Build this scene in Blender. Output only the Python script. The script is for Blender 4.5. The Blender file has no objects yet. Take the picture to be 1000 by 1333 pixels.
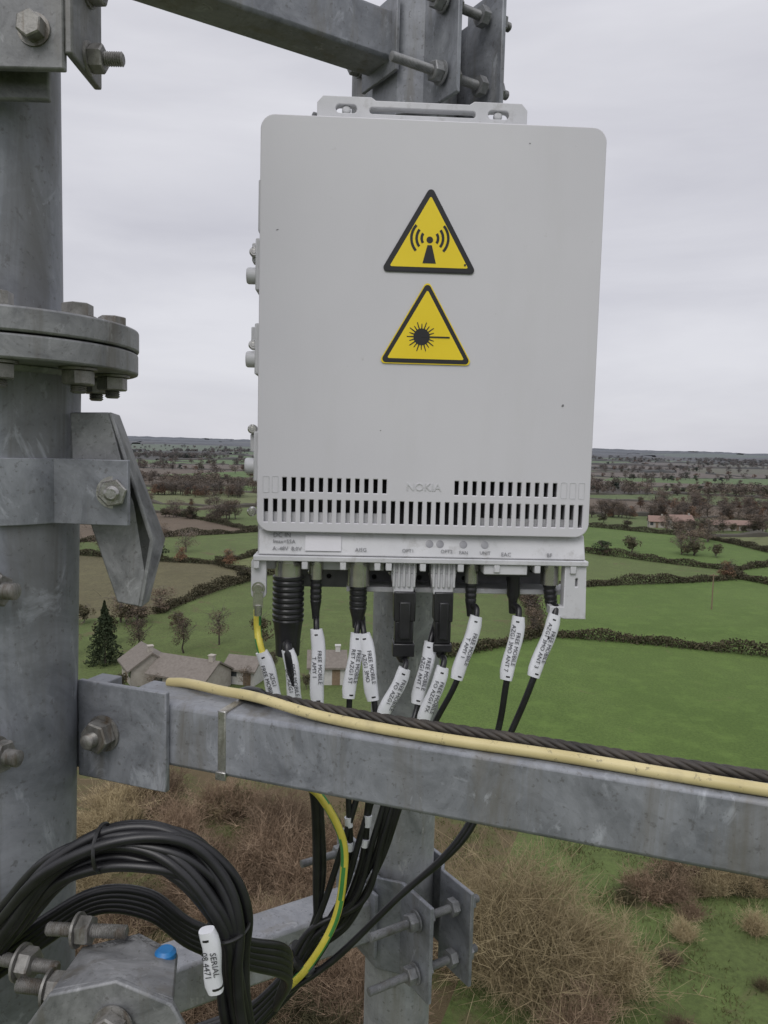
import bpy, bmesh, math, random
import numpy as np
from mathutils import Vector, Matrix
R=math.radians
random.seed(7); rng=np.random.default_rng(11)
scene=bpy.context.scene
GZ=-30.0

# ------------------------------------------------------------------ materials
class NT:
    def __init__(s,name):
        s.m=bpy.data.materials.new(name); s.m.use_nodes=True
        s.n=s.m.node_tree.nodes; s.l=s.m.node_tree.links
        s.b=s.n["Principled BSDF"]
    def new(s,t,**k):
        x=s.n.new(t)
        for a,v in k.items(): setattr(x,a,v)
        return x
    def link(s,a,b): s.l.new(a,b)
    def coord(s,scale=(1,1,1)):
        g=s.new('ShaderNodeNewGeometry'); m=s.new('ShaderNodeMapping'); m.inputs['Scale'].default_value=scale
        s.link(g.outputs['Position'],m.inputs['Vector']); return m.outputs[0]
    def noise(s,scale,detail=4,rough=.55,co=None,dist=0):
        x=s.new('ShaderNodeTexNoise'); x.inputs['Scale'].default_value=scale; x.inputs['Detail'].default_value=detail
        x.inputs['Roughness'].default_value=rough; x.inputs['Distortion'].default_value=dist
        s.link(co if co else s.coord(),x.inputs['Vector']); return x.outputs['Fac']
    def ramp(s,fac,stops):
        r=s.new('ShaderNodeValToRGB'); e=r.color_ramp.elements
        while len(e)<len(stops): e.new(.5)
        for i,(p,c) in enumerate(stops):
            e[i].position=p; e[i].color=(c[0],c[1],c[2],1) if hasattr(c,'__len__') else (c,c,c,1)
        s.link(fac,r.inputs[0]); return r.outputs[0]
    def mix(s,f,a,b,mode='MIX'):
        x=s.new('ShaderNodeMix',data_type='RGBA',blend_type=mode)
        for i,v in ((0,f),(6,a),(7,b)):
            if isinstance(v,(int,float)): x.inputs[i].default_value=v
            elif isinstance(v,tuple): x.inputs[i].default_value=(*v,1)
            else: s.link(v,x.inputs[i])
        return x.outputs[2]
    def bump(s,h,st,dist=.001):
        b=s.new('ShaderNodeBump'); b.inputs['Strength'].default_value=st; b.inputs['Distance'].default_value=dist
        s.link(h,b.inputs['Height']); s.link(b.outputs[0],s.b.inputs['Normal'])
    def col(s,c):
        if isinstance(c,tuple): s.b.inputs['Base Color'].default_value=(*c,1)
        else: s.link(c,s.b.inputs['Base Color'])
    def set(s,**k):
        for a,v in k.items(): s.b.inputs[a.replace('_',' ')].default_value=v

def galv(name,lo,hi,stain=(.16,.15,.13),metal=.2,rough=.5,sc=1,streak=.75):
    t=NT(name)
    n1=t.noise(11*sc,7,.72,dist=1.2); base=t.ramp(n1,[(.34,lo),(.5,tuple(a*.45+b*.55 for a,b in zip(lo,hi))),(.64,hi)])
    big=t.ramp(t.noise(3.5*sc,4,.6),[(.35,.80),(.65,1.0)]); base=t.mix(1.0,base,big,'MULTIPLY')
    v=t.new('ShaderNodeTexVoronoi'); v.inputs['Scale'].default_value=85*sc; t.link(t.coord(),v.inputs['Vector'])
    sp=t.ramp(v.outputs['Color'],[(0,.80),(1,1.0)])
    c=t.mix(.75,base,sp,'MULTIPLY')
    st=t.noise(20*sc,6,.65,t.coord((1,1,.12)),.5)
    c=t.mix(t.ramp(st,[(.52,0),(.68,streak)]),c,stain)
    wh=t.noise(26*sc,5,.7,t.coord((1,1,.5)),.8); c=t.mix(t.ramp(wh,[(.60,0),(.70,.5)]),c,tuple(min(.62,x*1.45) for x in hi))
    sc2=t.noise(170*sc,3,.6); c=t.mix(t.ramp(sc2,[(.60,0),(.70,.5)]),c,(.08,.075,.07))
    t.col(c); t.set(Metallic=metal)
    rr=t.ramp(n1,[(.3,rough-.12),(.7,rough+.15)]); t.link(rr,t.b.inputs['Roughness'])
    t.bump(t.noise(120*sc,5,.6),.35,.0007); return t.m
M_galv=galv('galvanised_steel',(.17,.18,.20),(.34,.355,.385))
M_galvL=galv('galvanised_steel_light',(.26,.27,.285),(.44,.45,.47),(.22,.21,.19))
M_galvT=galv('galvanised_steel_tube',(.17,.18,.205),(.33,.345,.375),(.13,.13,.125),.15,.55,.8,.8)
M_galvD=galv('galvanised_steel_weathered',(.15,.155,.16),(.34,.345,.35),(.12,.11,.09),sc=1.3)
M_bolt=galv('zinc_bolt',(.17,.165,.15),(.36,.35,.33),(.11,.08,.05),.45,.42,3)
M_boltB=galv('bright_bolt',(.38,.37,.35),(.6,.59,.57),(.18,.15,.1),.8,.3,3)
t=NT('radio_paint'); n=t.noise(3,4); c=t.ramp(n,[(.3,(.570,.563,.592)),(.7,(.622,.615,.64))])
d=t.noise(75,6,.75); c=t.mix(t.ramp(d,[(.67,0),(.78,.45)]),c,(.33,.32,.30))
d2=t.noise(9,6,.65,t.coord((1,1,.16))); c=t.mix(t.ramp(d2,[(.5,0),(.75,.22)]),c,(.46,.455,.44))
t.col(c); t.set(Roughness=.48); t.bump(t.noise(900,2,.5),.3,.0003); M_paint=t.m
t=NT('cast_aluminium_paint'); n=t.noise(14,5); c=t.ramp(n,[(.3,(.47,.475,.49)),(.7,(.60,.60,.615))]); c=t.mix(t.ramp(t.noise(50,6,.7),[(.55,0),(.72,.5)]),c,(.27,.26,.24)); t.col(c); t.set(Roughness=.5); t.bump(t.noise(500,3,.6),.4,.0004); M_cast=t.m
t=NT('cavity_shade'); t.col(t.ramp(t.noise(50,3),[(.3,(.02,.02,.022)),(.7,(.05,.05,.052))])); t.set(Roughness=.8); M_dark=t.m
t=NT('rear_plate_grey'); t.col(t.ramp(t.noise(40,4),[(.3,(.13,.13,.135)),(.7,(.22,.22,.225))])); t.set(Roughness=.6,Metallic=.3); M_rear=t.m
def rubber(name,a,b,r=.45):
    t=NT(name); t.col(t.ramp(t.noise(40,4),[(.3,a),(.7,b)])); t.set(Roughness=r); t.bump(t.noise(250,3),.15,.0004); return t.m
M_blk=rubber('black_rubber',(.008,.008,.009),(.018,.018,.02),.36)
M_blk2=rubber('black_plastic',(.012,.012,.013),(.025,.025,.027),.32)
M_shr=rubber('twisted_cable_sheath',(.018,.016,.014),(.06,.05,.04),.6)
M_tie=rubber('tie_plastic',(.01,.01,.01),(.03,.03,.03),.3)
t=NT('label_white'); c=t.ramp(t.noise(30,3),[(.3,(.62,.63,.66)),(.7,(.74,.75,.78))]); c=t.mix(t.ramp(t.noise(60,5,.7),[(.6,0),(.75,.4)]),c,(.4,.39,.36)); t.col(c); t.set(Roughness=.35); M_lab=t.m
M_ink=rubber('print_ink',(.03,.03,.035),(.07,.07,.08),.6)
M_gink=rubber('grey_print',(.14,.14,.15),(.2,.2,.21),.6)
t=NT('nickel_connector'); t.col(t.ramp(t.noise(60,3),[(.3,(.45,.44,.41)),(.7,(.62,.61,.58))])); t.set(Metallic=.9,Roughness=.25); M_nik=t.m
t=NT('sign_yellow'); t.col(t.ramp(t.noise(8,3),[(.3,(.80,.60,.01)),(.7,(.86,.66,.02))])); t.set(Roughness=.3); M_yel=t.m
t=NT('sign_black'); t.col(t.ramp(t.noise(8,3),[(.3,(.010,.010,.010)),(.7,(.018,.018,.018))])); t.set(Roughness=.3); M_sblk=t.m
t=NT('cream_cable_sheath'); c=t.ramp(t.noise(12,5),[(.3,(.50,.42,.20)),(.6,(.62,.53,.28))]); c=t.mix(t.ramp(t.noise(17,4,.6),[(.54,0),(.72,.6)]),c,(.24,.20,.12)); c=t.mix(t.ramp(t.noise(120,4,.7),[(.60,0),(.68,.6)]),c,(.14,.12,.08)); t.col(c); t.set(Roughness=.5); M_cream=t.m
M_gy=rubber('earth_yellow',(.60,.52,.06),(.70,.6,.1),.4); M_gg=rubber('earth_green',(.05,.22,.06),(.08,.3,.08),.4)
M_blue=rubber('blue_cap',(.02,.16,.42),(.03,.22,.5),.4)

def haze_tint(t,c,k=2700.):  # aerial haze painted into the base colour by distance, no volume
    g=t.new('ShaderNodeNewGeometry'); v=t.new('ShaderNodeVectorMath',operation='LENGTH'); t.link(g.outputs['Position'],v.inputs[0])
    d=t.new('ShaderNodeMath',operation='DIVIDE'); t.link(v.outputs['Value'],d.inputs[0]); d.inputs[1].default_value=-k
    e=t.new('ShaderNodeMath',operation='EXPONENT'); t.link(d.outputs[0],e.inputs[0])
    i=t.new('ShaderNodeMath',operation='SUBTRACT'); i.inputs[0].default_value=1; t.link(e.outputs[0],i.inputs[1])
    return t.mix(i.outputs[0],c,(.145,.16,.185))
def field(name,a,b,c2,fine=2.2,rows=None,mud=None,mth=.6):
    t=NT(name)
    c=t.ramp(t.noise(.045,3,.6,dist=.5),[(.32,a),(.68,b)])
    c=t.mix(t.ramp(t.noise(fine,5,.80),[(.40,0),(.62,.85)]),c,c2)
    c=t.mix(t.ramp(t.noise(.35,4,.7),[(.48,0),(.68,.6)]),c,tuple(x*1.3 for x in a))
    if mud: c=t.mix(t.ramp(t.noise(.16,6,.74,dist=1),[(mth,0),(mth+.08,.8)]),c,mud)
    if rows:
        w=t.new('ShaderNodeTexWave'); w.inputs['Scale'].default_value=rows; w.inputs['Distortion'].default_value=2; w.inputs['Detail'].default_value=3
        mp=t.new('ShaderNodeMapping'); mp.inputs['Rotation'].default_value=(0,0,.6); t.link(t.coord(),mp.inputs[0]); t.link(mp.outputs[0],w.inputs['Vector'])
        c=t.mix(t.ramp(w.outputs['Fac'],[(.0,.35),(.4,0)]),c,tuple(x*.6 for x in a))
    t.col(haze_tint(t,c)); t.set(Roughness=.95); t.b.inputs['Specular IOR Level'].default_value=.1
    t.bump(t.noise(2.2,5,.8),.8,.22); return t.m
F_G=field('field_green',(.102,.156,.038),(.137,.196,.054),(.068,.108,.027),3.2,mud=(.14,.15,.06),mth=.62)
F_G2=field('field_green_dull',(.105,.142,.045),(.140,.175,.062),(.075,.095,.034),2.5,mud=(.13,.11,.06),mth=.57)
F_P=field('pasture',(.145,.165,.068),(.175,.19,.08),(.11,.115,.05),2,rows=.05)
F_B=field('ploughed_field',(.135,.105,.075),(.18,.14,.10),(.10,.075,.05),2,rows=.12)
F_O=field('rough_field',(.125,.115,.06),(.16,.145,.08),(.09,.078,.045),1.5,mud=(.11,.085,.05))
F_W=field('woodland_floor',(.065,.052,.038),(.09,.075,.05),(.05,.045,.03),1.5)
F_S=field('scrub_ground',(.10,.115,.042),(.13,.13,.055),(.08,.07,.035),1.8,mud=(.125,.09,.055),mth=.44)
def foliage(name,a,b,c,sc=.8):
    t=NT(name); col=t.ramp(t.noise(sc,3,.7),[(.3,a),(.5,b),(.72,c)])
    oi=t.new('ShaderNodeObjectInfo'); h=t.new('ShaderNodeHueSaturation'); t.link(col,h.inputs['Color'])
    mr=t.new('ShaderNodeMapRange'); mr.inputs[3].default_value=.65; mr.inputs[4].default_value=1.35; t.link(oi.outputs['Random'],mr.inputs[0]); t.link(mr.outputs[0],h.inputs['Value'])
    t.col(haze_tint(t,h.outputs[0])); t.set(Roughness=.9); t.b.inputs['Specular IOR Level'].default_value=.1; return t.m
L_br=foliage('winter_twigs',(.09,.07,.05),(.14,.105,.075),(.19,.145,.105))
L_rust=foliage('russet_leaves',(.12,.07,.04),(.18,.105,.06),(.22,.135,.08))
L_gr=foliage('evergreen_leaves',(.025,.038,.018),(.045,.06,.028),(.07,.085,.04))
L_ol=foliage('hedge_leaves',(.05,.048,.026),(.08,.072,.038),(.12,.095,.055))
L_far=foliage('distant_woodland',(.045,.045,.035),(.07,.06,.045),(.10,.08,.06),.02)
L_bark=foliage('bark',(.09,.075,.06),(.12,.10,.085),(.16,.14,.12),3)
L_tan=foliage('willow_twigs',(.19,.15,.085),(.28,.225,.13),(.35,.29,.175),.6)
L_red=foliage('bramble_twigs',(.13,.09,.06),(.21,.15,.10),(.30,.225,.155),.6)
def plain(name,a,b,sc=2,r=.8,hz=True):
    t=NT(name); c=t.ramp(t.noise(sc,5,.6),[(.3,a),(.7,b)]); t.col(haze_tint(t,c) if hz else c); t.set(Roughness=r); return t.m
B_wall=plain('render_wall',(.31,.28,.24),(.42,.385,.34)); B_white=plain('white_wall',(.42,.41,.39),(.54,.53,.50))
B_tile=plain('clay_tiles',(.20,.125,.095),(.28,.18,.14),3); B_slate=plain('grey_tiles',(.14,.12,.10),(.20,.175,.15),3)
B_glass=plain('window_glass',(.03,.035,.04),(.06,.065,.07),1,.2); B_wood=plain('timber',(.16,.11,.07),(.22,.16,.1),5)

# ------------------------------------------------------------------ helpers
def empty(name,loc=(0,0,0)):
    e=bpy.data.objects.new(name,None); e.location=loc; e.empty_display_size=.1; scene.collection.objects.link(e); return e
def attach(o,parent):
    if parent is not None:
        o.parent=parent; o.matrix_parent_inverse=Matrix.Translation(parent.location).inverted()
def link_mesh(me,name,mat,parent,sharp=35,bevel=0,seg=2,smooth=True):
    o=bpy.data.objects.new(name,me); scene.collection.objects.link(o)
    for m in (mat if isinstance(mat,(list,tuple)) else [mat]): me.materials.append(m)
    if smooth:
        me.polygons.foreach_set('use_smooth',[True]*len(me.polygons)); me.set_sharp_from_angle(angle=R(sharp))
    if bevel:
        b=o.modifiers.new('bevel','BEVEL'); b.width=bevel; b.segments=seg; b.limit_method='ANGLE'; b.angle_limit=R(40)
    attach(o,parent); return o
def fin(bm,name,mat,parent=None,sharp=35,bevel=0,smooth=True,M=None):
    bmesh.ops.recalc_face_normals(bm,faces=bm.faces[:])
    me=bpy.data.meshes.new(name); bm.to_mesh(me); bm.free()
    if M is not None: me.transform(M)
    return link_mesh(me,name,mat,parent,sharp,bevel,smooth=smooth)
def frame(axis):
    a=Vector(axis).normalized(); u=a.cross(Vector((0,0,1)))
    if u.length<.1: u=a.cross(Vector((0,1,0)))
    u.normalize(); return a,u,a.cross(u)
def lathe(bm,p0,axis,prof,seg=24,rot=0):
    a,u,v=frame(axis); p0=Vector(p0); rings=[]
    for tt,r in prof:
        rings.append([bm.verts.new(p0+a*tt+(u*math.cos(rot+2*math.pi*k/seg)+v*math.sin(rot+2*math.pi*k/seg))*r) for k in range(seg)])
    for A,B in zip(rings,rings[1:]):
        for k in range(seg): bm.faces.new((A[k],A[(k+1)%seg],B[(k+1)%seg],B[k]))
    bm.faces.new(rings[0]); bm.faces.new(rings[-1])
def obox(bm,c,xa,size):
    x=Vector(xa).normalized(); y=Vector((-x.y,x.x,0)).normalized(); z=x.cross(y); c=Vector(c); vs=[]
    for i in (-1,1):
        for j in (-1,1):
            for k in (-1,1): vs.append(bm.verts.new(c+x*i*size[0]/2+y*j*size[1]/2+z*k*size[2]/2))
    for f in ((0,1,3,2),(4,6,7,5),(0,4,5,1),(2,3,7,6),(0,2,6,4),(1,5,7,3)): bm.faces.new([vs[q] for q in f])
def box(bm,x0,x1,y0,y1,z0,z1): obox(bm,((x0+x1)/2,(y0+y1)/2,(z0+z1)/2),(1,0,0),(abs(x1-x0),abs(y1-y0),abs(z1-z0)))
def prism(bm,pts,vec):
    A=[bm.verts.new(p) for p in pts]; B=[bm.verts.new(Vector(p)+Vector(vec)) for p in pts]; n=len(A)
    bm.faces.new(A); bm.faces.new(B[::-1])
    for k in range(n): bm.faces.new((A[k],B[k],B[(k+1)%n],A[(k+1)%n]))
def bolt(bm,p,axis,L,r=.007,nut=None,back=.0,nuth=.013,washer=True):
    a=Vector(axis).normalized(); pitch=.0022 if r>.005 else .0015
    prof=[(-back,r*.8)]; tt=-back
    while tt<L-.002:
        prof+= [(tt+pitch*.25,r*.84),(tt+pitch*.75,r)]; tt+=pitch
    prof+=[(L,r*.7)]
    lathe(bm,p,a,prof,16)
    nr=nut or r*2.0
    if washer: lathe(bm,p,a,[(0,nr*1.15),(.0025,nr*1.15)],24)
    lathe(bm,Vector(p)+a*.0025,a,[(0,nr*.93),(.0012,nr),(nuth-.0015,nr),(nuth,nr*.9)],6,random.random())
def hexhead(bm,p,axis,r=.014,h=.01):
    a=Vector(axis).normalized(); lathe(bm,p,a,[(0,r*1.2),(.002,r*1.2)],24)
    lathe(bm,Vector(p)+a*.002,a,[(0,r),(h-.001,r),(h,r*.88)],6,random.random())
def catmull(pts,n=10):
    P=[Vector(p) for p in pts]; P=[P[0]*2-P[1]]+P+[P[-1]*2-P[-2]]; out=[]
    for i in range(1,len(P)-2):
        a,b,c,d=P[i-1:i+3]
        for k in range(n):
            s=k/n; out.append(.5*((2*b)+(c-a)*s+(2*a-5*b+4*c-d)*s*s+(3*b-a-3*c+d)*s**3))
    out.append(P[-2]); return out
def sweep(bm,pts,r,seg=10,n=10,matf=None,smoothed=False,flat=1):
    C=pts if smoothed else catmull(pts,n); rings=[]; u=None
    for i,p in enumerate(C):
        tg=(C[min(i+1,len(C)-1)]-C[max(i-1,0)]).normalized()
        if u is None: _,u,_=frame(tg)
        u=(u-tg*u.dot(tg)).normalized(); v=tg.cross(u)
        rings.append([bm.verts.new(p+(u*math.cos(2*math.pi*k/seg)+v*math.sin(2*math.pi*k/seg)*flat)*r) for k in range(seg)])
    for i,(A,B) in enumerate(zip(rings,rings[1:])):
        for k in range(seg):
            f=bm.faces.new((A[k],A[(k+1)%seg],B[(k+1)%seg],B[k]))
            if matf: f.material_index=matf(i,k)
    bm.faces.new(rings[0]); bm.faces.new(rings[-1])
def cable(name,pts,r,mat=None,parent=None,**k):
    bm=bmesh.new(); sweep(bm,pts,r,**k); return fin(bm,name,mat or M_blk,parent,60)
def shape2d(name,outl,mat,parent,M,ext=.001,bev=0):
    cu=bpy.data.curves.new(name,'CURVE'); cu.dimensions='2D'; cu.fill_mode='BOTH'; cu.extrude=ext; cu.bevel_depth=bev; cu.bevel_resolution=2
    for pts in outl:
        s=cu.splines.new('POLY'); s.points.add(len(pts)-1); s.use_cyclic_u=True
        for q,p in zip(s.points,pts): q.co=(p[0],p[1],0,1)
    o=bpy.data.objects.new('tmp',cu); me=bpy.data.meshes.new_from_object(o); bpy.data.objects.remove(o)
    me.name=name; me.materials.clear(); me.transform(M); return link_mesh(me,name,mat,parent,30)
def text(name,body,size,mat,parent,M,ext=.0001,align='CENTER'):
    cu=bpy.data.curves.new(name,'FONT'); cu.body=body; cu.size=size; cu.extrude=ext; cu.align_x=align; cu.align_y='CENTER'; cu.resolution_u=2
    o=bpy.data.objects.new('tmp',cu); me=bpy.data.meshes.new_from_object(o); bpy.data.objects.remove(o)
    me.materials.clear(); me.transform(M); return link_mesh(me,name,mat,parent,smooth=False)
def rr(cx,cy,w,h,r,n=6):
    out=[]
    for sx,sy,a0 in ((1,1,0),(-1,1,90),(-1,-1,180),(1,-1,270)):
        for k in range(n+1):
            a=R(a0+90*k/n); out.append((cx+sx*(w/2-r)+r*math.cos(a),cy+sy*(h/2-r)+r*math.sin(a)))
    return out
UP=Matrix.Rotation(R(90),4,'X')
FR=Matrix.Translation((.053,1.0,0))@Matrix.Rotation(R(2.4),4,'Z')
def FM(x,y,z): return FR@Matrix.Translation((x,y,z))@UP

# ------------------------------------------------------------------ camera, light, sky
cam=bpy.data.cameras.new('camera'); co=bpy.data.objects.new('camera',cam); scene.collection.objects.link(co); scene.camera=co
co.matrix_world=Matrix.Rotation(R(90-4.9),4,'X')@Matrix.Rotation(R(1.4),4,'Z')
cam.sensor_fit='VERTICAL'; cam.sensor_height=24; cam.lens=18.0; cam.clip_start=.01; cam.clip_end=20000
sun=bpy.data.lights.new('sun','SUN'); sun.energy=1.2; sun.angle=R(35); sun.color=(1,.975,.95)
so=bpy.data.objects.new('sun',sun); so.rotation_euler=(R(45),0,R(-18)); scene.collection.objects.link(so)
w=bpy.data.worlds.new('World'); scene.world=w; w.use_nodes=True; wn=w.node_tree.nodes; wl=w.node_tree.links
bg=wn['Background']; sky=wn.new('ShaderNodeTexSky'); sky.sky_type='NISHITA'; sky.sun_disc=False; sky.sun_elevation=R(45); sky.sun_rotation=R(198)
tc=wn.new('ShaderNodeTexCoord'); mp=wn.new('ShaderNodeMapping'); mp.inputs['Scale'].default_value=(1,1,4.8); wl.new(tc.outputs['Generated'],mp.inputs[0])
nz=wn.new('ShaderNodeTexNoise'); nz.inputs['Scale'].default_value=1.7; nz.inputs['Detail'].default_value=6; nz.inputs['Roughness'].default_value=.52; nz.inputs['Distortion'].default_value=.3; wl.new(mp.outputs[0],nz.inputs['Vector'])
rp=wn.new('ShaderNodeValToRGB'); rp.color_ramp.elements[0].position=.30; rp.color_ramp.elements[0].color=(.565,.565,.625,1); rp.color_ramp.elements[1].position=.68; rp.color_ramp.elements[1].color=(.74,.74,.79,1); wl.new(nz.outputs['Fac'],rp.inputs[0])
sx=wn.new('ShaderNodeSeparateXYZ'); wl.new(tc.outputs['Generated'],sx.inputs[0])
mr=wn.new('ShaderNodeMapRange'); mr.inputs[1].default_value=.45; mr.inputs[2].default_value=1; mr.inputs[3].default_value=10; mr.inputs[4].default_value=18; wl.new(sx.outputs['Z'],mr.inputs[0])
vs=wn.new('ShaderNodeVectorMath'); vs.operation='SCALE'; wl.new(rp.outputs[0],vs.inputs[0]); wl.new(mr.outputs[0],vs.inputs['Scale'])
mx=wn.new('ShaderNodeMix'); mx.data_type='RGBA'; mx.inputs[0].default_value=.96; wl.new(sky.outputs[0],mx.inputs[6]); wl.new(vs.outputs[0],mx.inputs[7])
wl.new(mx.outputs[2],bg.inputs[0]); bg.inputs[1].default_value=.1
scene.view_settings.view_transform='Standard'; scene.view_settings.look='None'; scene.view_settings.exposure=0

# ------------------------------------------------------------------ terrain
def sst(a,b,x):
    t=min(1,max(0,(x-a)/(b-a))); return t*t*(3-2*t)
def H(x,y):
    d=math.hypot(x,y); h=GZ+27*sst(300,5200,d)
    h+=sst(350,1500,d)*(3.4*math.sin(x/310+1.3)*math.cos(y/270)+1.2*math.sin(x/160-y/190)+3*math.sin(x/620+y/400+2))
    h+=sst(3000,5200,d)*(12+11*math.sin(x/1700+2.4)+5*math.sin(x/700+y/900))
    return h
seeds=[(42,88,F_G),(60,142,F_G),(38,197,F_G2),(85,250,F_G),(135,168,F_G),(-62,160,F_O),(-48,222,F_G2),(-80,262,F_B),(-32,95,F_G2),(-24,46,F_S),(30,26,F_G2),
 (130,85,F_G),(-5,145,F_G2),(-110,100,F_P),(-100,40,F_G2),(150,15,F_G),(-10,205,F_P),(-130,200,F_B),(-150,280,F_G),(0,265,F_G),(150,260,F_P),(220,200,F_G),(0,-60,F_G2),(150,-80,F_G),(-150,-80,F_P),(-230,120,F_G),(250,90,F_B)]
types=[F_G,F_G,F_G2,F_P,F_B,F_O,F_W,F_G2]
r2=random.Random(5)
def grid(y0,y1,xm,st,ty):
    y=y0
    while y<y1:
        x=-xm
        while x<=xm:
            seeds.append((x+r2.uniform(-.48,.48)*st*1.4,y+r2.uniform(-.5,.5)*st,r2.choice(ty))); x+=st*1.35
        y+=st
grid(335,720,900,88,types); grid(760,2100,2100,170,types+[F_W,F_W,F_B,F_O]); grid(2300,8200,6500,480,[F_W]*9+[F_G2,F_O])
grid(-3000,-300,2600,900,types)
for x in (-700,700,-400,450,-1300,1300): 
    for y in (-100,150,260): seeds.append((x,y,r2.choice(types)))
def clip(poly,a,b,lab):
    mxp=((a[0]+b[0])/2,(a[1]+b[1])/2); nx,ny=b[0]-a[0],b[1]-a[1]
    f=lambda p:(p[0]-mxp[0])*nx+(p[1]-mxp[1])*ny
    out=[]; n=len(poly)
    for i in range(n):
        (p,l),(q,_)=poly[i],poly[(i+1)%n]; fp,fq=f(p),f(q)
        if fp<=0: out.append((p,l))
        if (fp<=0)!=(fq<=0):
            s=fp/(fp-fq); X=(p[0]+(q[0]-p[0])*s,p[1]+(q[1]-p[1])*s)
            out.append((X,lab if fp<=0 else l))
    return out
S=np.array([(s[0],s[1]) for s in seeds]); edges=[]
mats=[F_G,F_G2,F_P,F_B,F_O,F_W,F_S]; bm=bmesh.new()
for i,s in enumerate(seeds):
    o=np.argsort(((S-S[i])**2).sum(1))[1:36]; Bd=9000
    poly=[((-Bd,-Bd),-1),((Bd,-Bd),-1),((Bd,Bd),-1),((-Bd,Bd),-1)]
    for j in o:
        poly=clip(poly,seeds[i],seeds[j],int(j))
        if len(poly)<3: break
    if len(poly)<3: continue
    f=bm.faces.new([bm.verts.new((p[0],p[1],0)) for p,_ in poly]); f.material_index=mats.index(s[2])
    for k in range(len(poly)):
        l=poly[k][1]
        if l>i: edges.append((poly[k][0],poly[(k+1)%len(poly)][0],i,l))
bmesh.ops.remove_doubles(bm,verts=bm.verts[:],dist=.05)
st=[110*k for k in range(3,20)]+[2300,2500,2750,3000,3300,3600,3900,4200,4500,4850,5200,5600,6100,6700,7400,8200]
for v in st:
    for c,nn in (((0,v,0),(0,1,0)),((v,0,0),(1,0,0)),((-v,0,0),(1,0,0))):
        bmesh.ops.bisect_plane(bm,geom=bm.verts[:]+bm.edges[:]+bm.faces[:],plane_co=c,plane_no=nn)
for v in (-220,-110,0,110,220): bmesh.ops.bisect_plane(bm,geom=bm.verts[:]+bm.edges[:]+bm.faces[:],plane_co=(v,0,0),plane_no=(1,0,0))
bmesh.ops.triangulate(bm,faces=[f for f in bm.faces if len(f.verts)>4])
for v in bm.verts: v.co.z=H(v.co.x,v.co.y)
fin(bm,'ground',mats,None,80)

# ------------------------------------------------------------------ vegetation
def np_mesh(name,V,F,mat,parent=None,loc=None,link=True,midx=None):
    me=bpy.data.meshes.new(name); me.from_pydata(V.tolist(),[],F.tolist())
    ms=mat if isinstance(mat,(list,tuple)) else [mat]
    for m in ms: me.materials.append(m)
    if midx is not None: me.polygons.foreach_set('material_index',midx.tolist())
    if not link: return me
    o=bpy.data.objects.new(name,me); scene.collection.objects.link(o)
    if loc: o.location=loc
    return o
def quads(C,s):
    n=len(C); A=rng.normal(size=(n,3)); A/=np.linalg.norm(A,axis=1)[:,None]; B=np.cross(A,rng.normal(size=(n,3))); B/=np.linalg.norm(B,axis=1)[:,None]
    s=(s*rng.uniform(.6,1.3,n))[:,None]; A=A*s; B=B*s*.7
    V=np.stack([C-A,C-B*.8,C+A,C+B],1).reshape(-1,3); return V,np.arange(4*n).reshape(n,4)
def ribbons(P0,P1,w0,w1):
    d=P1-P0; p=np.cross(d,rng.normal(size=d.shape)); p/=np.linalg.norm(p,axis=1)[:,None]+1e-9
    V=np.stack([P0-p*w0,P0+p*w0,P1+p*w1,P1-p*w1],1).reshape(-1,3); return V,np.arange(4*len(P0)).reshape(-1,4)
def cat(parts):
    Vs,Fs,Ms=[],[],[]; o=0
    for (V,F),m in parts: Vs.append(V); Fs.append(F+o); Ms.append(np.full(len(F),m)); o+=len(V)
    return np.concatenate(Vs),np.concatenate(Fs),np.concatenate(Ms)
def limbs(h,n,spread):
    P0=[];P1=[];W0=[];W1=[]
    p=np.array([0,0,0.])
    for k in range(6):
        q=np.array([rng.normal()*.15,rng.normal()*.15,h*.13*(k+1)]); 
        for _ in range(3): P0.append(p);P1.append(q);W0.append(h*.025*(1-k*.13));W1.append(h*.025*(1-(k+1)*.13))
        p=q
    for _ in range(n):
        z0=rng.uniform(.2,.75)*h; a=rng.uniform(0,6.28); b=np.array([0,0,z0]); dr=np.array([math.cos(a),math.sin(a),rng.uniform(.5,1.3)])
        L=spread*rng.uniform(.6,1.1); wdt=h*.010
        for k in range(3):
            e=b+dr/np.linalg.norm(dr)*L/3; P0.append(b);P1.append(e);W0.append(wdt*(1-k*.3));W1.append(wdt*(1-(k+1)*.3))
            for _ in range(3):
                t2=e+rng.normal(size=3)*L*.25; P0.append(e);P1.append(t2);W0.append(wdt*.35);W1.append(wdt*.1)
            b=e; dr=dr+rng.normal(size=3)*.25
    return ribbons(np.array(P0),np.array(P1),np.array(W0)[:,None],np.array(W1)[:,None])
def tree_mesh(mat,h,nq,qs=.5,nl=24):
    nb=rng.integers(8,14); C=[]
    for _ in range(nb):
        a=rng.uniform(0,6.28); rad=rng.uniform(0,.3)*h; c=np.array([math.cos(a)*rad,math.sin(a)*rad,h*rng.uniform(.3,.85)]); rb=h*rng.uniform(.12,.22)
        p=rng.normal(size=(nq//nb,3)); p/=np.linalg.norm(p,axis=1)[:,None]; p*=(rng.uniform(.2,1,len(p))**.5)[:,None]*rb; p[:,2]*=.8; C.append(c+p)
    C=np.concatenate(C); V,F,Mi=cat([(quads(C,qs),0),(limbs(h,nl,h*.4),1)])
    return np_mesh('tree_mesh',V,F,[mat,L_bark],link=False,midx=Mi)
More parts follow.
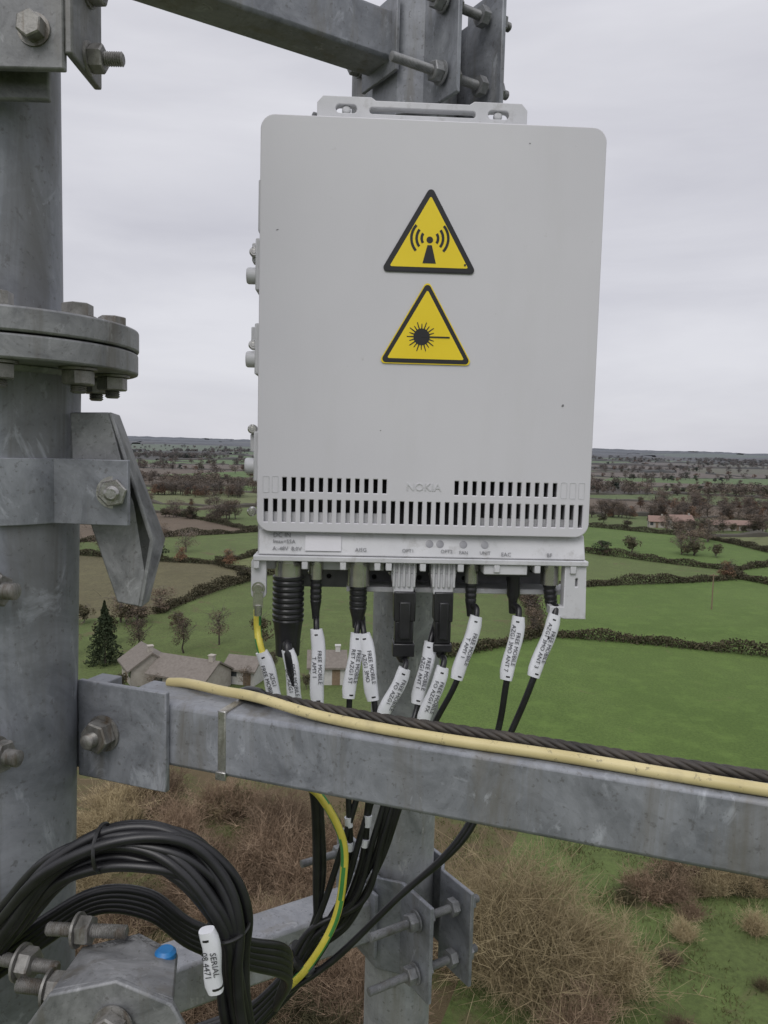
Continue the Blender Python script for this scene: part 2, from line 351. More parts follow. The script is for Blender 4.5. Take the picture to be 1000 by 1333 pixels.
T=[tree_mesh(m,hh,n,qs=q) for m,hh,n,q in ((L_br,9,1100,.17),(L_br,11,1300,.17),(L_rust,8,900,.22),(L_gr,8,900,.32),(L_ol,7,900,.26),(L_br,10,900,.16),(L_ol,9,1000,.28))]
TF=[tree_mesh(m,hh,n,qs=q,nl=5) for m,hh,n,q in ((L_br,9,260,.42),(L_br,11,300,.45),(L_rust,8,240,.48),(L_gr,8,240,.6),(L_ol,7,240,.5),(L_br,10,240,.4),(L_ol,9,260,.55))]
tp=empty('distant_trees',(0,400,GZ)); tcount=0
def tree(x,y,s=1,k=None):
    global tcount
    if abs(x)>.75*y+40: return
    k=k if k is not None else int(rng.choice([0,1,2,3,4,5,6],p=[.27,.22,.14,.04,.1,.15,.08]))
    me=(T if y<480 else TF)[k]
    o=bpy.data.objects.new('tree_part',me); scene.collection.objects.link(o); sc=s*rng.uniform(.65,1.2)
    o.location=(x,y,H(x,y)-.5*s); o.rotation_euler=(0,0,rng.uniform(0,6.28)); o.scale=(sc*rng.uniform(1,1.4),sc*rng.uniform(1,1.4),sc*.9); attach(o,tp); tcount+=1
nearC=[]; farV=[];farF=[]
for (a,b,i,j) in edges:
    a=np.array(a);b=np.array(b); m=(a+b)/2; d=np.hypot(*m); L=np.hypot(*(b-a))
    if m[1]<0 or abs(m[0])>.85*m[1]+80 or L<4 or L>3000: continue
    if d<110 or (m[1]<130 and m[0]<0): continue
    n=np.array([-(b-a)[1],(b-a)[0]])/L
    if d<330:
        k=int(L*150); tt=rng.uniform(0,1,k); P=a+(b-a)*tt[:,None]+n*(rng.normal(size=k)*.6+.8*np.sin(tt*L/9))[:,None]
        hgt=(1.35+.7*np.sin(tt*L/5+i)*np.sin(tt*L/2.3)+1.0*np.sin(tt*L/17)**4)*.9; z=rng.uniform(0,1,k)**.8*hgt
        zz=np.array([H(p[0],p[1]) for p in P]); nearC.append(np.column_stack([P,zz+z]))
        for _ in range(int(L/(13 if m[1]>150 else 30))+1):
            if rng.random()<.6: q=a+(b-a)*rng.random(); tree(q[0],q[1],rng.choice([.3,.45,.6,.8]))
    elif d<7000:
        if d>700 and rng.random()<.3: continue
        far=d>2300; sp=8 if d<1200 else (16 if not far else 40); ns=max(2,int(L/sp)); o=len(farV); hh=2.0 if d<1200 else (4 if not far else 9); ww=1.8 if d<1200 else (4 if not far else 30)
        for s in range(ns+1):
            p=a+(b-a)*s/ns+n*rng.normal()*.8; z=H(p[0],p[1])-.6; h=hh*rng.uniform(.6,1.4)
            if far: h*=.7
            for u,v in ((-1,0),(-.8,.8),(0,1),(.8,.8),(1,0)): farV.append((p[0]+n[0]*u*ww,p[1]+n[1]*u*ww,z+v*h*rng.uniform(.8,1.1)))
        for s in range(ns):
            for q in range(4): farF.append((o+s*5+q,o+s*5+q+1,o+s*5+q+6,o+s*5+q+5))
        if d<2300:
            dens=rng.choice([8,14,30]) if d<900 else rng.choice([14,24,50])
            for _ in range(int(L/dens)+1):
                if rng.random()<.8: q=a+(b-a)*rng.random()+rng.normal(size=2)*1.5; tree(q[0],q[1],rng.choice([.5,.8,1.0]) if d<900 else 1.0)
V,F=quads(np.concatenate(nearC),.19); np_mesh('hedgerow',V,F,L_ol)
np_mesh('distant_hedgerow',np.array(farV),np.array(farF),L_far)
for s in seeds:
    d=math.hypot(s[0],s[1])
    if s[2] is F_W and 300<d<2300 and abs(s[0])<.7*s[1]+50 and s[1]>0:
        for _ in range(65): tree(s[0]+rng.normal()*40*(1 if d<720 else 1.9),s[1]+rng.normal()*22*(1 if d<720 else 1.9),1.0)
for _ in range(34):
    y=rng.uniform(600,2300); x=rng.uniform(-.6,.6)*y; rx=rng.uniform(30,120); ry=rng.uniform(6,25)
    for _ in range(26): tree(x+rng.normal()*rx,y+rng.normal()*ry,1.1)
for cx,cy,rx,ry,n,ks in ((-100,430,55,14,60,(0,1,5,2)),(-70,520,90,20,70,(0,1,5)),(-190,560,90,25,70,(0,1,5,4)),(130,350,55,12,44,(0,2,5)),(190,420,60,20,55,(0,1,2)),(-150,360,30,10,14,(3,4)),(108,262,8,4,4,(0,5)),(118,294,14,3,8,(2,0,4)),(145,297,16,3,8,(4,0,5)),(250,560,110,20,80,(0,1,5)),(60,330,30,8,20,(0,4)),(-70,200,14,6,8,(0,5)),(-58,300,50,6,26,(4,5,0)),(-62,132,12,3,6,(0,5,4)),(-40,125,10,3,7,(0,5,4)),(90,225,20,3,6,(0,4))):
    for _ in range(n): tree(cx+rng.normal()*rx*.5,cy+rng.normal()*ry*.5,.95 if cy>150 else .6,int(rng.choice(ks)))
# bushes
def bush_mesh(Rr,h,n,mat,wd=.018,tw=3):
    P0=[];P1=[];W0=[];W1=[]
    for _ in range(n):
        a=rng.uniform(0,6.28); r0=rng.uniform(0,.35)*Rr; p=np.array([math.cos(a)*r0,math.sin(a)*r0,0.]); out=rng.uniform(0.02,1)**.8; a+=rng.normal()*.5
        d=np.array([math.cos(a)*out*Rr,math.sin(a)*out*Rr,h*(1.15-.55*out)])/5*rng.uniform(.55,1.05)
        for k in range(5):
            q=p+d+rng.normal(size=3)*.18*np.linalg.norm(d); P0.append(p);P1.append(q);W0.append(wd*(1-.15*k));W1.append(wd*(.85-.15*k))
            if k>0:
                for _ in range(tw):
                    e=q+(d*.6+rng.normal(size=3)*np.linalg.norm(d)*.6); P0.append(q);P1.append(e);W0.append(wd*.5);W1.append(wd*.22)
            p=q; d=d+rng.normal(size=3)*.12*np.linalg.norm(d)
    V,F=ribbons(np.array(P0),np.array(P1),np.array(W0)[:,None],np.array(W1)[:,None]); return np_mesh('bush_mesh',V,F,mat,link=False)
def put(me,name,x,y,s=1,parent=None,zs=1):
    o=bpy.data.objects.new(name,me); scene.collection.objects.link(o); o.location=(x,y,H(x,y)-.05); o.rotation_euler=(0,0,rng.uniform(0,6)); o.scale=(s,s,s*zs); attach(o,parent); return o
Bw=bush_mesh(5.0,5.2,1100,L_tan,.024,5); put(Bw,'willow_bush',8.3,41.5); put(bush_mesh(3,3.4,450,L_tan,.022,5),'willow_bush',12.8,40.5); put(bush_mesh(2.6,3.0,350,L_red,.020,4),'willow_bush',4.6,43); put(bush_mesh(2.2,2.6,300,L_red,.020,4),'willow_bush',10.5,36.5)
th=empty('bramble_thicket',(-8,48,GZ))
Bs=[bush_mesh(2.4,2.2,330,L_red,.022,4),bush_mesh(2.0,2.9,330,L_red,.022,4),bush_mesh(2.6,1.8,330,L_tan,.020,4),bush_mesh(1.8,1.5,240,L_ol,.024,4),bush_mesh(2.2,1.7,300,L_red,.02,4)]
for _ in range(150):
    x=rng.uniform(-22,1.0); y=rng.uniform(35,62)
    if y>57 and x>-11: continue
    if -14.5<x<-9.5 and 53<y<60: continue
    put(Bs[int(rng.integers(5))],'bush',x,y,rng.uniform(.45,1.15),th)
hb=empty('boundary_scrub',(24,50,GZ)); bl=[bush_mesh(1.6,1.5,220,L_red,.02,4),bush_mesh(1.5,1.2,220,L_ol,.02,4),bush_mesh(1.3,1.7,220,L_tan,.018,4)]
for k in range(44):
    put(bl[int(rng.integers(3))],'scrub',17.5+k*.42+rng.normal()*.5,50.0+k*.08+rng.normal()*1.0,rng.uniform(.35,1.15),hb)
for x,y in ((20.5,47.5),(19.2,45.2),(24,46),(17.5,43),(22,41),(16,37.5)): put(bl[int(rng.integers(3))],'scrub',x,y,rng.uniform(.4,.8),hb)
k=12000; cx_=rng.uniform(-20,27,380); cy_=rng.uniform(35,62,380); ii=rng.integers(0,380,k)
P=np.column_stack([cx_[ii]+rng.normal(size=k)*.55,cy_[ii]+rng.normal(size=k)*.55,np.full(k,GZ+.02)]); V,F=ribbons(P,P+np.column_stack([rng.normal(size=(k,2))*.1,rng.uniform(.08,.28,k)]),.03,.008); np_mesh('grass_tussocks',V,F,foliage('rank_grass',(.09,.11,.035),(.13,.14,.05),(.17,.155,.075),.3))
# conifer
n=7000; hz_=rng.uniform(0.03,1,n)**.9; an=rng.uniform(0,6.28,n); an=an+.25*np.sin(an*7)
rad=(1-hz_)*2.8*rng.uniform(.3,1,n)*(1+.25*np.sin(hz_*45)+.2*np.sin(an*3+hz_*9)); C=np.column_stack([np.cos(an)*rad,np.sin(an)*rad,hz_*8.5-rad*.25])
V,F,Mi=cat([(quads(C,.16),0),(ribbons(np.array([[0,0,0.]]*3),np.array([[0,0,8.2]]*3),.2,.03),1)])
cf=np_mesh('conifer_tree',V,F,[L_gr,L_bark],midx=Mi); cf.location=(-37,101,GZ)
for q,(x,y,s,k) in enumerate(((-28,107,.6,0),(-24,112,.6,5),(-40,110,.7,4),(-18,112,.6,6),(-31,90,.33,4),(-26.5,88,.30,5),(-12,104,.45,0),(-43,104,.6,5),(-21,89,.30,4),(-16.5,92,.30,5),(-9,92,.3,4),(-34,106,.6,0),(-14,99,.35,0))):
    o=bpy.data.objects.new('garden_tree',T[k]); scene.collection.objects.link(o); o.location=(x,y,GZ); o.scale=(s,s,s)

# ------------------------------------------------------------------ buildings
def house(name,x,y,L,W,h,rh,rot,wall,roof,win=3,chim=True):
    g=H(x,y); e=empty(name,(x,y,g)); Mx=Matrix.Translation((x,y,g))@Matrix.Rotation(R(rot),4,'Z')
    bm=bmesh.new(); prism(bm,[(-L/2,-W/2,-.3),(-L/2,W/2,-.3),(-L/2,W/2,h),(-L/2,0,h+rh),(-L/2,-W/2,h)],(L,0,0)); fin(bm,'walls',wall,e,M=Mx,smooth=False)
    bm=bmesh.new(); sl=rh/(W/2); o=.5
    for s in (-1,1):
        prism(bm,[(-L/2-.3,s*(W/2+o),h-sl*o+.05),(-L/2-.3,0,h+rh+.05),(-L/2-.3,0,h+rh+.28),(-L/2-.3,s*(W/2+o),h-sl*o+.28)],(L+.6,0,0))
    fin(bm,'roof',roof,e,M=Mx,smooth=False)
    bm=bmesh.new()
    for k in range(win):
        xx=-L/2+L*(k+.5)/win
        if k!=win//2: box(bm,xx-.6,xx+.6,-W/2-.04,-W/2+.05,1.0,h-.3)
    box(bm,-L/2-.04,-L/2+.05,-.6,.6,1.0,h-.2); fin(bm,'windows',B_glass,e,M=Mx,smooth=False)
    bm=bmesh.new(); xx=-L/2+L*(win//2+.5)/win; box(bm,xx-.5,xx+.5,-W/2-.05,-W/2+.05,0,min(2.1,h-.1)); fin(bm,'door',B_wood,e,M=Mx,smooth=False)
    if chim:
        bm=bmesh.new(); box(bm,L/2-1.2,L/2-.6,-.3,.3,h+rh-.6,h+rh+.8); box(bm,L/2-1.28,L/2-.52,-.38,.38,h+rh+.8,h+rh+.92); fin(bm,'chimney',wall,e,M=Mx,smooth=False)
house('bungalow',-23.2,92,8,5.5,2.0,1.5,-22,B_wall,B_slate)
house('bungalow',-29.5,95,5.5,5,2.1,1.7,-60,B_wall,B_slate)
house('garage_building',-17.0,95,4,3.5,2.0,1.0,-15,B_white,B_slate,2,False)
house('white_house',-6.8,96,4.5,4,2.4,1.3,5,B_white,B_slate,2)
house('stone_farmhouse',118,305,9,5.5,3.4,2.0,6,B_wall,B_tile,5)
house('stone_farmhouse',110,309,6,4.5,2.7,1.8,-10,B_wall,B_tile,3)
house('long_barn',140,306,22,6.5,2.3,1.4,3,B_wall,B_tile,5,False)
bm=bmesh.new(); lathe(bm,(64,147,GZ-.2),(0,0,1),[(0,.14),(7.2,.1)],10); box(bm,63.2,64.8,146.94,147.06,GZ+6.6,GZ+6.75)
fin(bm,'utility_pole',B_wood)

# ------------------------------------------------------------------ mast leg
LX,LY=-.43,.85
leg=empty('mast_leg',(LX,LY,0))
bm=bmesh.new(); lathe(bm,(LX-.006,LY,.122),(0,0,1),[(0,.076),(1.4,.076)],64); fin(bm,'upper_tube',M_galvT,leg)
bm=bmesh.new(); lathe(bm,(LX,LY,.075),(-.02,0,-1),[(0,.0885),(1.6,.0885)],64); fin(bm,'lower_tube',M_galvT,leg)
bm=bmesh.new(); lathe(bm,(LX,LY,.073),(0,0,1),[(0,.150),(.0235,.150)],96); lathe(bm,(LX,LY,.0985),(0,0,1),[(0,.151),(.0235,.151)],96)
lathe(bm,(LX,LY,.066),(0,0,1),[(0,.0895),(.007,.096)],64); lathe(bm,(LX,LY,.122),(0,0,1),[(0,.084),(.008,.0775)],64)
fin(bm,'flange',M_galvD,leg,bevel=.0022)
bm=bmesh.new()
for a in (-100,-62,-24,14,52,-138):
    p=Vector((LX+.122*math.cos(R(a)),LY+.122*math.sin(R(a)),.1225)); hexhead(bm,p,(0,0,1),.0155,.013)
    q=Vector((p.x,p.y,.0725)); bolt(bm,q,(0,0,-1),.026,.0085,.0165,0,.015)
fin(bm,'flange_bolts',M_bolt,leg)
bm=bmesh.new()
box(bm,-.60,-.304,.738,.746,.338,.62); box(bm,-.304,-.296,.738,.812,.352,.62); box(bm,-.60,-.33,.765,.773,.322,.62)
fin(bm,'upper_clamp',M_galvD,leg,bevel=.002)
bm=bmesh.new()
hexhead(bm,(-.331,.738,.372),(0,-1,0),.0125,.012); bolt(bm,(-.296,.776,.366),(1,0,0),.034,.0068,.0132); bolt(bm,(-.296,.776,.428),(1,-.1,0),.034,.0068,.0132)
fin(bm,'upper_clamp_bolts',M_bolt,leg)
bm=bmesh.new(); A=[];Bp=[]; n=40
for k in range(n):
    a=R(-200+178*k/n); A.append((LX-.001+.0925*math.cos(a),LY+.0925*math.sin(a))); Bp.append((LX-.001+.087*math.cos(a),LY+.087*math.sin(a)))
prism(bm,[(p[0],p[1],-.09) for p in A]+[(p[0],p[1],-.09) for p in Bp[::-1]],(0,0,.069))
obox(bm,(-.309,.8065,-.0555),(1,-.12,0),(.085,.006,.069))
fin(bm,'band_clamp',M_galv,leg,bevel=.001)
bm=bmesh.new(); bolt(bm,(-.284,.803,-.055),(.25,-1,0),.028,.0075,.0148); fin(bm,'band_bolt',M_boltB,leg)
bm=bmesh.new()
prism(bm,[(-.340,.83,.028),(-.298,.83,.029),(-.276,.83,-.055),(-.252,.83,-.108),(-.266,.83,-.182),(-.290,.83,-.178),(-.338,.83,-.035)],(0,.006,0))
prism(bm,[(-.298,.828,.029),(-.252,.828,-.108),(-.266,.828,-.182),(-.273,.875,-.186),(-.256,.875,-.112),(-.306,.875,.028)],(.004,.001,0))
fin(bm,'folded_bracket',M_galvD,leg,bevel=.0015)
bm=bmesh.new()
for z in (-.15,-.318): bolt(bm,(-.385,.745,z),(1,-.25,0),.03,.0085,.0165,.05); lathe(bm,(-.40,.749,z),(1,-.25,0),[(0,.018),(.009,.018)],6)
fin(bm,'side_bolts',M_bolt,leg)
bm=bmesh.new()
prism(bm,[(-.33,.64,-.555),(-.296,.63,-.505),(-.28,.625,-.480),(-.22,.62,-.462),(-.172,.62,-.482),(-.160,.62,-.505),(-.152,.62,-.64),(-.33,.64,-.64)],(0,.007,0))
prism(bm,[(-.28,.632,-.480),(-.22,.627,-.462),(-.172,.627,-.482),(-.188,.70,-.490),(-.225,.70,-.474),(-.28,.70,-.486)],(0,0,-.006))
fin(bm,'lower_clamp',M_galvD,leg,bevel=.002)
bm=bmesh.new(); bolt(bm,(-.222,.619,-.502),(-.1,-1,.1),.022,.0075,.0155); bolt(bm,(-.285,.70,-.470),(1,-.1,.05),.05,.0065,.014,.03); bolt(bm,(-.335,.69,-.497),(1,-.2,.0),.04,.0065,.015,.03)
bolt(bm,(-.30,.67,-.507),(1,-.1,0),.02,.007,.015,.03)
fin(bm,'lower_clamp_bolts',M_bolt,leg)
bm=bmesh.new(); lathe(bm,(-.197,.69,-.489),(0,0,1),[(0,.010),(.006,.010),(.009,.007)],24); fin(bm,'end_cap',M_blue,leg)

# ------------------------------------------------------------------ support beam
bd=Vector((.9413,-.3378,0)); bn=Vector((.3378,.9413,0))
def BP(s,off,z): return Vector((-.25,.847,z))+bd*s+bn*off
beam=empty('support_beam',(0,.78,-.33))
bm=bmesh.new(); obox(bm,BP(.52,.036,-.3317),bd,(1.16,.072,.072)); fin(bm,'square_tube',M_galv,beam,bevel=.005)
bm=bmesh.new(); obox(bm,BP(-.045,-.0045,-.3375),bd,(.122,.008,.115)); obox(bm,BP(-.10,.02,-.3375),bd,(.03,.05,.10)); fin(bm,'end_plate',M_galv,beam,bevel=.0015)
bm=bmesh.new(); bolt(bm,BP(-.068,-.0088,-.338),(-.35,-1,-.02),.032,.0085,.0185,.0,.017); fin(bm,'plate_bolt',M_bolt,beam)
bm=bmesh.new(); obox(bm,BP(.083,.036,-.3310),bd,(.010,.0746,.0760)); obox(bm,BP(.083,-.0022,-.366),bd,(.013,.003,.010)); fin(bm,'steel_band',M_boltB,beam,bevel=.0012)
zt=-.2957
cable('cream_cable',[BP(-.03,.062,zt+.002),BP(0,.058,zt+.006),BP(.06,.042,zt+.009),BP(.11,.030,zt+.012),BP(.2,.016,zt+.007),BP(.32,.010,zt+.006),BP(.45,.013,zt+.006),BP(.6,.009,zt+.006),BP(.8,.011,zt+.006),BP(1.1,.012,zt+.006)],.0058,M_cream,seg=14)
bm=bmesh.new(); sweep(bm,[BP(.078,.050,zt+.007),BP(.09,.046,zt+.012),BP(.108,.040,zt+.013),BP(.118,.036,zt+.008)],.006,10,8); fin(bm,'tape_wrap',M_blk2,beam,60)
C=catmull([BP(.075,.055,zt+.006),BP(.14,.044,zt+.008),BP(.25,.034,zt+.008),BP(.4,.038,zt+.007),BP(.55,.033,zt+.008),BP(.7,.040,zt+.007),BP(.9,.042,zt+.008),BP(1.1,.04,zt+.008)],40)
bm=bmesh.new()
for s in range(4):
    pts=[];dist=0
    for i,p in enumerate(C):
        if i: dist+=(p-C[i-1]).length
        a=dist*2*math.pi/.055+s*math.pi/2; pts.append(p+bn*math.cos(a)*.0029+Vector((0,0,1))*math.sin(a)*.0029)
    sweep(bm,pts,.0030,8,smoothed=True)
fin(bm,'twisted_cable',M_shr,None,60)

# ------------------------------------------------------------------ antenna pole with clamps and arms
PX,PY=.043,1.27; a_=Vector((-.846,-.533,0)); p_=Vector((.533,-.846,0)); PC=Vector((PX,PY,0))
pole=empty('antenna_pole',(PX,PY,0)); bm=bmesh.new(); lathe(bm,(PX,PY,-2.2),(0,0,1),[(0,.057),(3.2,.057)],64); fin(bm,'tube',M_galvL,pole)
def clamp(z0,z1):
    e=empty('pole_clamp',(PX,PY,(z0+z1)/2)); 
    for nm,sg in (('jaw_near',1),('jaw_far',-1)):
        prof=[(-.15,.036),(-.068,.036),(-.036,.062),(.036,.062),(.068,.036),(.15,.036)]
        prof=prof+[(x,y+.007) for x,y in prof[::-1]]
        bm=bmesh.new(); prism(bm,[PC+p_*x+a_*sg*y+Vector((0,0,z0)) for x,y in prof],(0,0,z1-z0))
        fin(bm,nm,M_galv,e,bevel=.0015)
    bm=bmesh.new()
    for s in (-.118,.118):
        for z in (z0+.035,z1-.035):
            c=PC+p_*s+Vector((0,0,z)); bolt(bm,c+a_*.047,a_,.085,.0068,.0145,.12,.014); bolt(bm,c-a_*.047,-a_,.03,.0068,.0145,0,.014)
            lathe(bm,c-a_*.030,a_,[(0,.0145),(.012,.0145)],6); lathe(bm,c+a_*.02,a_,[(0,.0145),(.012,.0145)],6)
    fin(bm,'studs',M_galvD,e)
clamp(.497,.665); clamp(-.862,-.705)
for z in (.610,-.78):
    e=empty('bracket_arm',(-.2,1.1,z)); bm=bmesh.new(); obox(bm,PC+a_*.395+Vector((0,0,z)),a_,(.64,.07,.07)); fin(bm,'square_tube',M_galvL if z<0 else M_galv,e,bevel=.005)
    bm=bmesh.new(); obox(bm,PC+a_*.078+Vector((0,0,z)),a_,(.006,.10,.11)); fin(bm,'end_plate',M_galv,e,bevel=.001)

# ------------------------------------------------------------------ radio unit
ru=empty('radio_unit',(.053,1.0,.15))
zc=(.407-.113)/2; hh=.52
slots=[]
for i in range(36):
    x=-.2065+.0118*i
    slots.append(rr(x,-.0865-zc,.0078,.032,.0012,2))
    if 2<=i<=13 or 21<=i<=32: slots.append(rr(x,-.0525-zc,.0078,.0205,.0012,2))
shape2d('front_cover',[rr(0,0,.434,hh,.017,8)]+slots,M_paint,ru,FM(0,.0035,zc),.0012,.0012)
shape2d('cover_rim',[rr(0,0,.4338,hh-.0002,.017,8),rr(0,0,.424,hh-.01,.013,8)],M_paint,ru,FM(0,.0275,zc),.0215,0)
for i in (0,1,33,34,35):
    shape2d('blind_slot',[rr(0,0,.0086,.0215,.0015,2),rr(0,0,.0070,.0199,.001,2)],M_cast,ru,FM(-.2065+.0118*i,.0010,-.0525),.0003,0)
text('embossed_logo','NOKIA',.0145,M_cast,ru,FM(-.002,.0008,-.0525),.0006)
for x,z,w_,h_,a in ((-.196,.268,.0035,.0012,20),(.1765,.058,.004,.003,60),(.12,.385,.002,.0015,0),(-.06,.02,.0018,.0012,30)):
    shape2d('paint_chip',[[(w_*math.cos(q)*(1+.3*math.sin(3*q)),h_*math.sin(q)) for q in np.linspace(0,2*math.pi,9)[:-1]]],M_rear,ru,FM(x,.0009,z)@Matrix.Rotation(R(a),4,'Z')@Matrix.Scale(.5,4),.0002,0)
bm=bmesh.new(); box(bm,-.211,.211,.022,.05,-.110,.395); fin(bm,'inner_chassis',M_dark,ru,M=FR)  # block coloured dark to paint the shade seen through the vent slots
bm=bmesh.new(); box(bm,-.21,-.045,.008,.018,-.112,-.089); box(bm,.07,.205,.010,.018,-.112,-.092); 
for i in range(37): box(bm,-.2124+.0118*i-.001,-.2124+.0118*i+.001,.009,.025,-.108,-.04)
fin(bm,'inner_ledge',M_cast,ru,M=FR)
bm=bmesh.new(); box(bm,-.2205,.2195,.034,.125,-.150,.335); 
for i in range(30): 
    x=-.205+.0141*i; box(bm,x-.0015,x+.0015,.125,.165,-.14,.36)
box(bm,-.205,.205,.045,.125,.335,.385)
fin(bm,'body',M_cast,ru,M=FR,bevel=.002)
outl=[(-.137,-.030),(-.137,.014),(-.130,.022),(-.068,.022),(-.062,.018),(.062,.018),(.068,.022),(.130,.022),(.137,.014),(.137,-.030)]
shape2d('top_handle',[outl,rr(0,.0065,.142,.0105,.005,5),rr(-.100,.0075,.030,.013,.0064,6),rr(.100,.0075,.030,.013,.0064,6)],M_cast,ru,FM(-.013,.055,.430),.006,.0012)
bm=bmesh.new(); box(bm,-.14,.115,.05,.13,.385,.402); 
for x in (-.113,.087): lathe(bm,(x,.058,.4375),(0,-1,0),[(0,.0058),(.006,.0058),(.008,.004)],20)
fin(bm,'handle_base',M_cast,ru,M=FR,bevel=.0015)
bm=bmesh.new()
for z in (.214,.108,-.030):
    lathe(bm,(-.236,.02,z),(1,0,0),[(0,.009),(.001,.0105),(.018,.0105)],24); box(bm,-.224,-.214,.008,.045,z-.02,z+.045); box(bm,-.230,-.22,.02,.04,z+.018,z+.042)
box(bm,-.2225,-.2165,.02,.06,.27,.335)
for z in (.305,.265,.06,-.02): box(bm,.216,.2225,.02,.05,z-.006,z+.006)
box(bm,.216,.221,.02,.06,-.11,-.03)
fin(bm,'hinges',M_cast,ru,M=FR,bevel=.0018)
bm=bmesh.new()
for z in (.243,.126,.018,-.09): lathe(bm,(-.2265,.022,z),(0,-1,0),[(0,.0062),(.008,.0062),(.0095,.0045)],20); lathe(bm,(-.2265,.0122,z),(0,-1,0),[(0,.003),(.0006,.0026)],6)
fin(bm,'side_screws',M_nik,ru,M=FR)
bm=bmesh.new(); lathe(bm,(.217,.05,-.06),(1,0,0),[(0,.017),(.006,.017),(.008,.014)],24); fin(bm,'side_plug',M_blk2,ru,M=FR)
bm=bmesh.new(); prism(bm,[(-.2165,.014,-.1125),(-.2165,.002,-.145),(-.2165,.10,-.145),(-.2165,.10,-.1125)],(.433,0,0)); fin(bm,'connector_panel',M_cast,ru,M=FR,bevel=.002)
bm=bmesh.new(); box(bm,-.222,.2195,-.002,.11,-.1525,-.1455); 
for x in (-.218,-.155,-.105,-.060,-.045,.0,.05,.098,.152,.2): box(bm,x-.004,x+.004,-.001,.02,-.163,-.152)
box(bm,-.222,-.05,.03,.036,-.168,-.152)
fin(bm,'panel_lip',M_cast,ru,M=FR,bevel=.0012)
shape2d('rear_plate',[rr(0,0,.40,.046,.004,3)]+[rr(-.19+.0322*i,.006 if i%2 else -.008,.008,.008,.0038,4) for i in range(12)],M_rear,ru,FM(0,.088,-.178),.002,.0005)
bm=bmesh.new(); box(bm,-.2,.2,.095,.12,-.200,-.153); fin(bm,'rear_block',M_dark,ru,M=FR)
bm=bmesh.new()
for i in range(14): lathe(bm,(-.18+.0285*i,.086,-.168-.012*(i%2)),(0,-1,0),[(0,.004),(.003,.004),(.004,.003)],12)
fin(bm,'plate_screws',M_nik,ru,M=FR)
bm=bmesh.new(); box(bm,-.10,.215,.04,.09,-.199,-.192); fin(bm,'bottom_rail',M_cast,ru,M=FR,bevel=.001)
sh=[(-.012,.035),(.014,.035),(.016,-.036),(-.012,-.036),(-.030,-.030),(-.030,-.022),(-.012,-.022)]
shape2d('foot',[sh,rr(.003,.012,.006,.014,.0025,4)],M_cast,ru,FM(.203,.012,-.187),.008,.0015)
shape2d('earth_lug_plate',[rr(0,0,.018,.052,.006,5)],M_cast,ru,FM(-.2155,.012,-.177),.004,.001)
bm=bmesh.new(); lathe(bm,(-.2155,.006,-.19),(0,-1,0),[(0,.0085),(.0015,.0085),(.0015,.006),(.006,.0055)],20); box(bm,-.222,-.209,.002,.005,-.215,-.195); lathe(bm,(-.2155,.0035,-.212),(0,0,-1),[(0,.005),(.014,.005)],16)
fin(bm,'earth_lug',M_nik,ru,M=FR)
bmN=bmesh.new(); bmB=bmesh.new(); Y=.028
def conn(x,cr,z1,br,z2,tilt=0,taper=.6):
    lathe(bmN,(x,Y,-.150),(0,0,-1),[(0,cr*1.15),(.003,cr*1.15),(.003,cr*.9),(.007,cr*.9),(.007,cr),(-z1-.150,cr)],24)
    L=z1-z2; prof=[(0,br),(.001,br*1.04)]
    k=.004
    while k<L*.55: prof+=[(k,br*1.04),(k+.001,br*.97),(k+.0025,br*.97),(k+.0035,br*1.04)]; k+=.0075
    prof+=[(L*.6,br*.95),(L*.8,br*taper+.001),(L,max(.0045,br*taper))]
    lathe(bmB,(x,Y,z1),(tilt,0,-1),prof,24)
conn(-.178,.0185,-.176,.0205,-.285,0,.78)
conn(-.141,.0095,-.180,.0075,-.235); conn(-.084,.0155,-.188,.0115,-.246); conn(.069,.0095,-.182,.0075,-.228); conn(.176,.0125,-.182,.0085,-.226,.14)
lathe(bmB,(.127,Y,-.168),(0,0,-1),[(0,.009),(.03,.009),(.035,.0065),(.055,.005)],20)
box(bmB,.085,.145,.012,.05,-.1700,-.156)
fin(bmN,'connectors',M_nik,ru,M=FR); fin(bmB,'connector_boots',M_blk2,ru,M=FR,bevel=.0006)
bm=bmesh.new(); box(bm,.081,.139,.002,.05,-.166,-.153)
for x in (-.024,.029):
    box(bm,x-.017,x+.017,.012,.045,-.168,-.150)
    for k in range(5): box(bm,x-.0150+.0068*k,x-.0118+.0068*k,.008,.014,-.186,-.150)
    prism(bm,[(x-.017,.012,-.168),(x+.017,.012,-.168),(x+.013,.012,-.196),(x-.013,.012,-.196)],(0,.028,0))
fin(bm,'optical_housings',M_cast,ru,M=FR,bevel=.0012)
bm=bmesh.new()
for x,z2,wd in ((-.022,-.292,.0145),(.030,-.285,.0125)):
    box(bm,x-wd,x+wd,.006,.036,-.232,-.192); box(bm,x-wd*.85,x+wd*.85,.008,.034,-.262,-.232); box(bm,x-wd,x+wd,.006,.036,z2+.012,-.262)
    box(bm,x-wd*.5,x+wd*.5,.002,.008,-.255,-.205); lathe(bm,(x,.02,z2+.013),(0,0,-1),[(0,wd*.8),(.012,.005)],16)
fin(bm,'optical_plugs',M_blk2,ru,M=FR,bevel=.0015)
bm=bmesh.new()
for x in (.0085,.0225,.0535,.082): lathe(bm,(x,.0085,-.1275),(0,-1,.35),[(-.002,.0052),(.0006,.0052),(.0008,.004)],20)
fin(bm,'status_leds',plain('led_lens',(.2,.2,.22),(.3,.3,.32),50,.3,False),ru,M=FR)
def PT(x,z): return FR@Matrix.Translation((x,.0135-(-.1125-z)*.37-.0012,z))@Matrix.Rotation(R(90-20.3),4,'X')
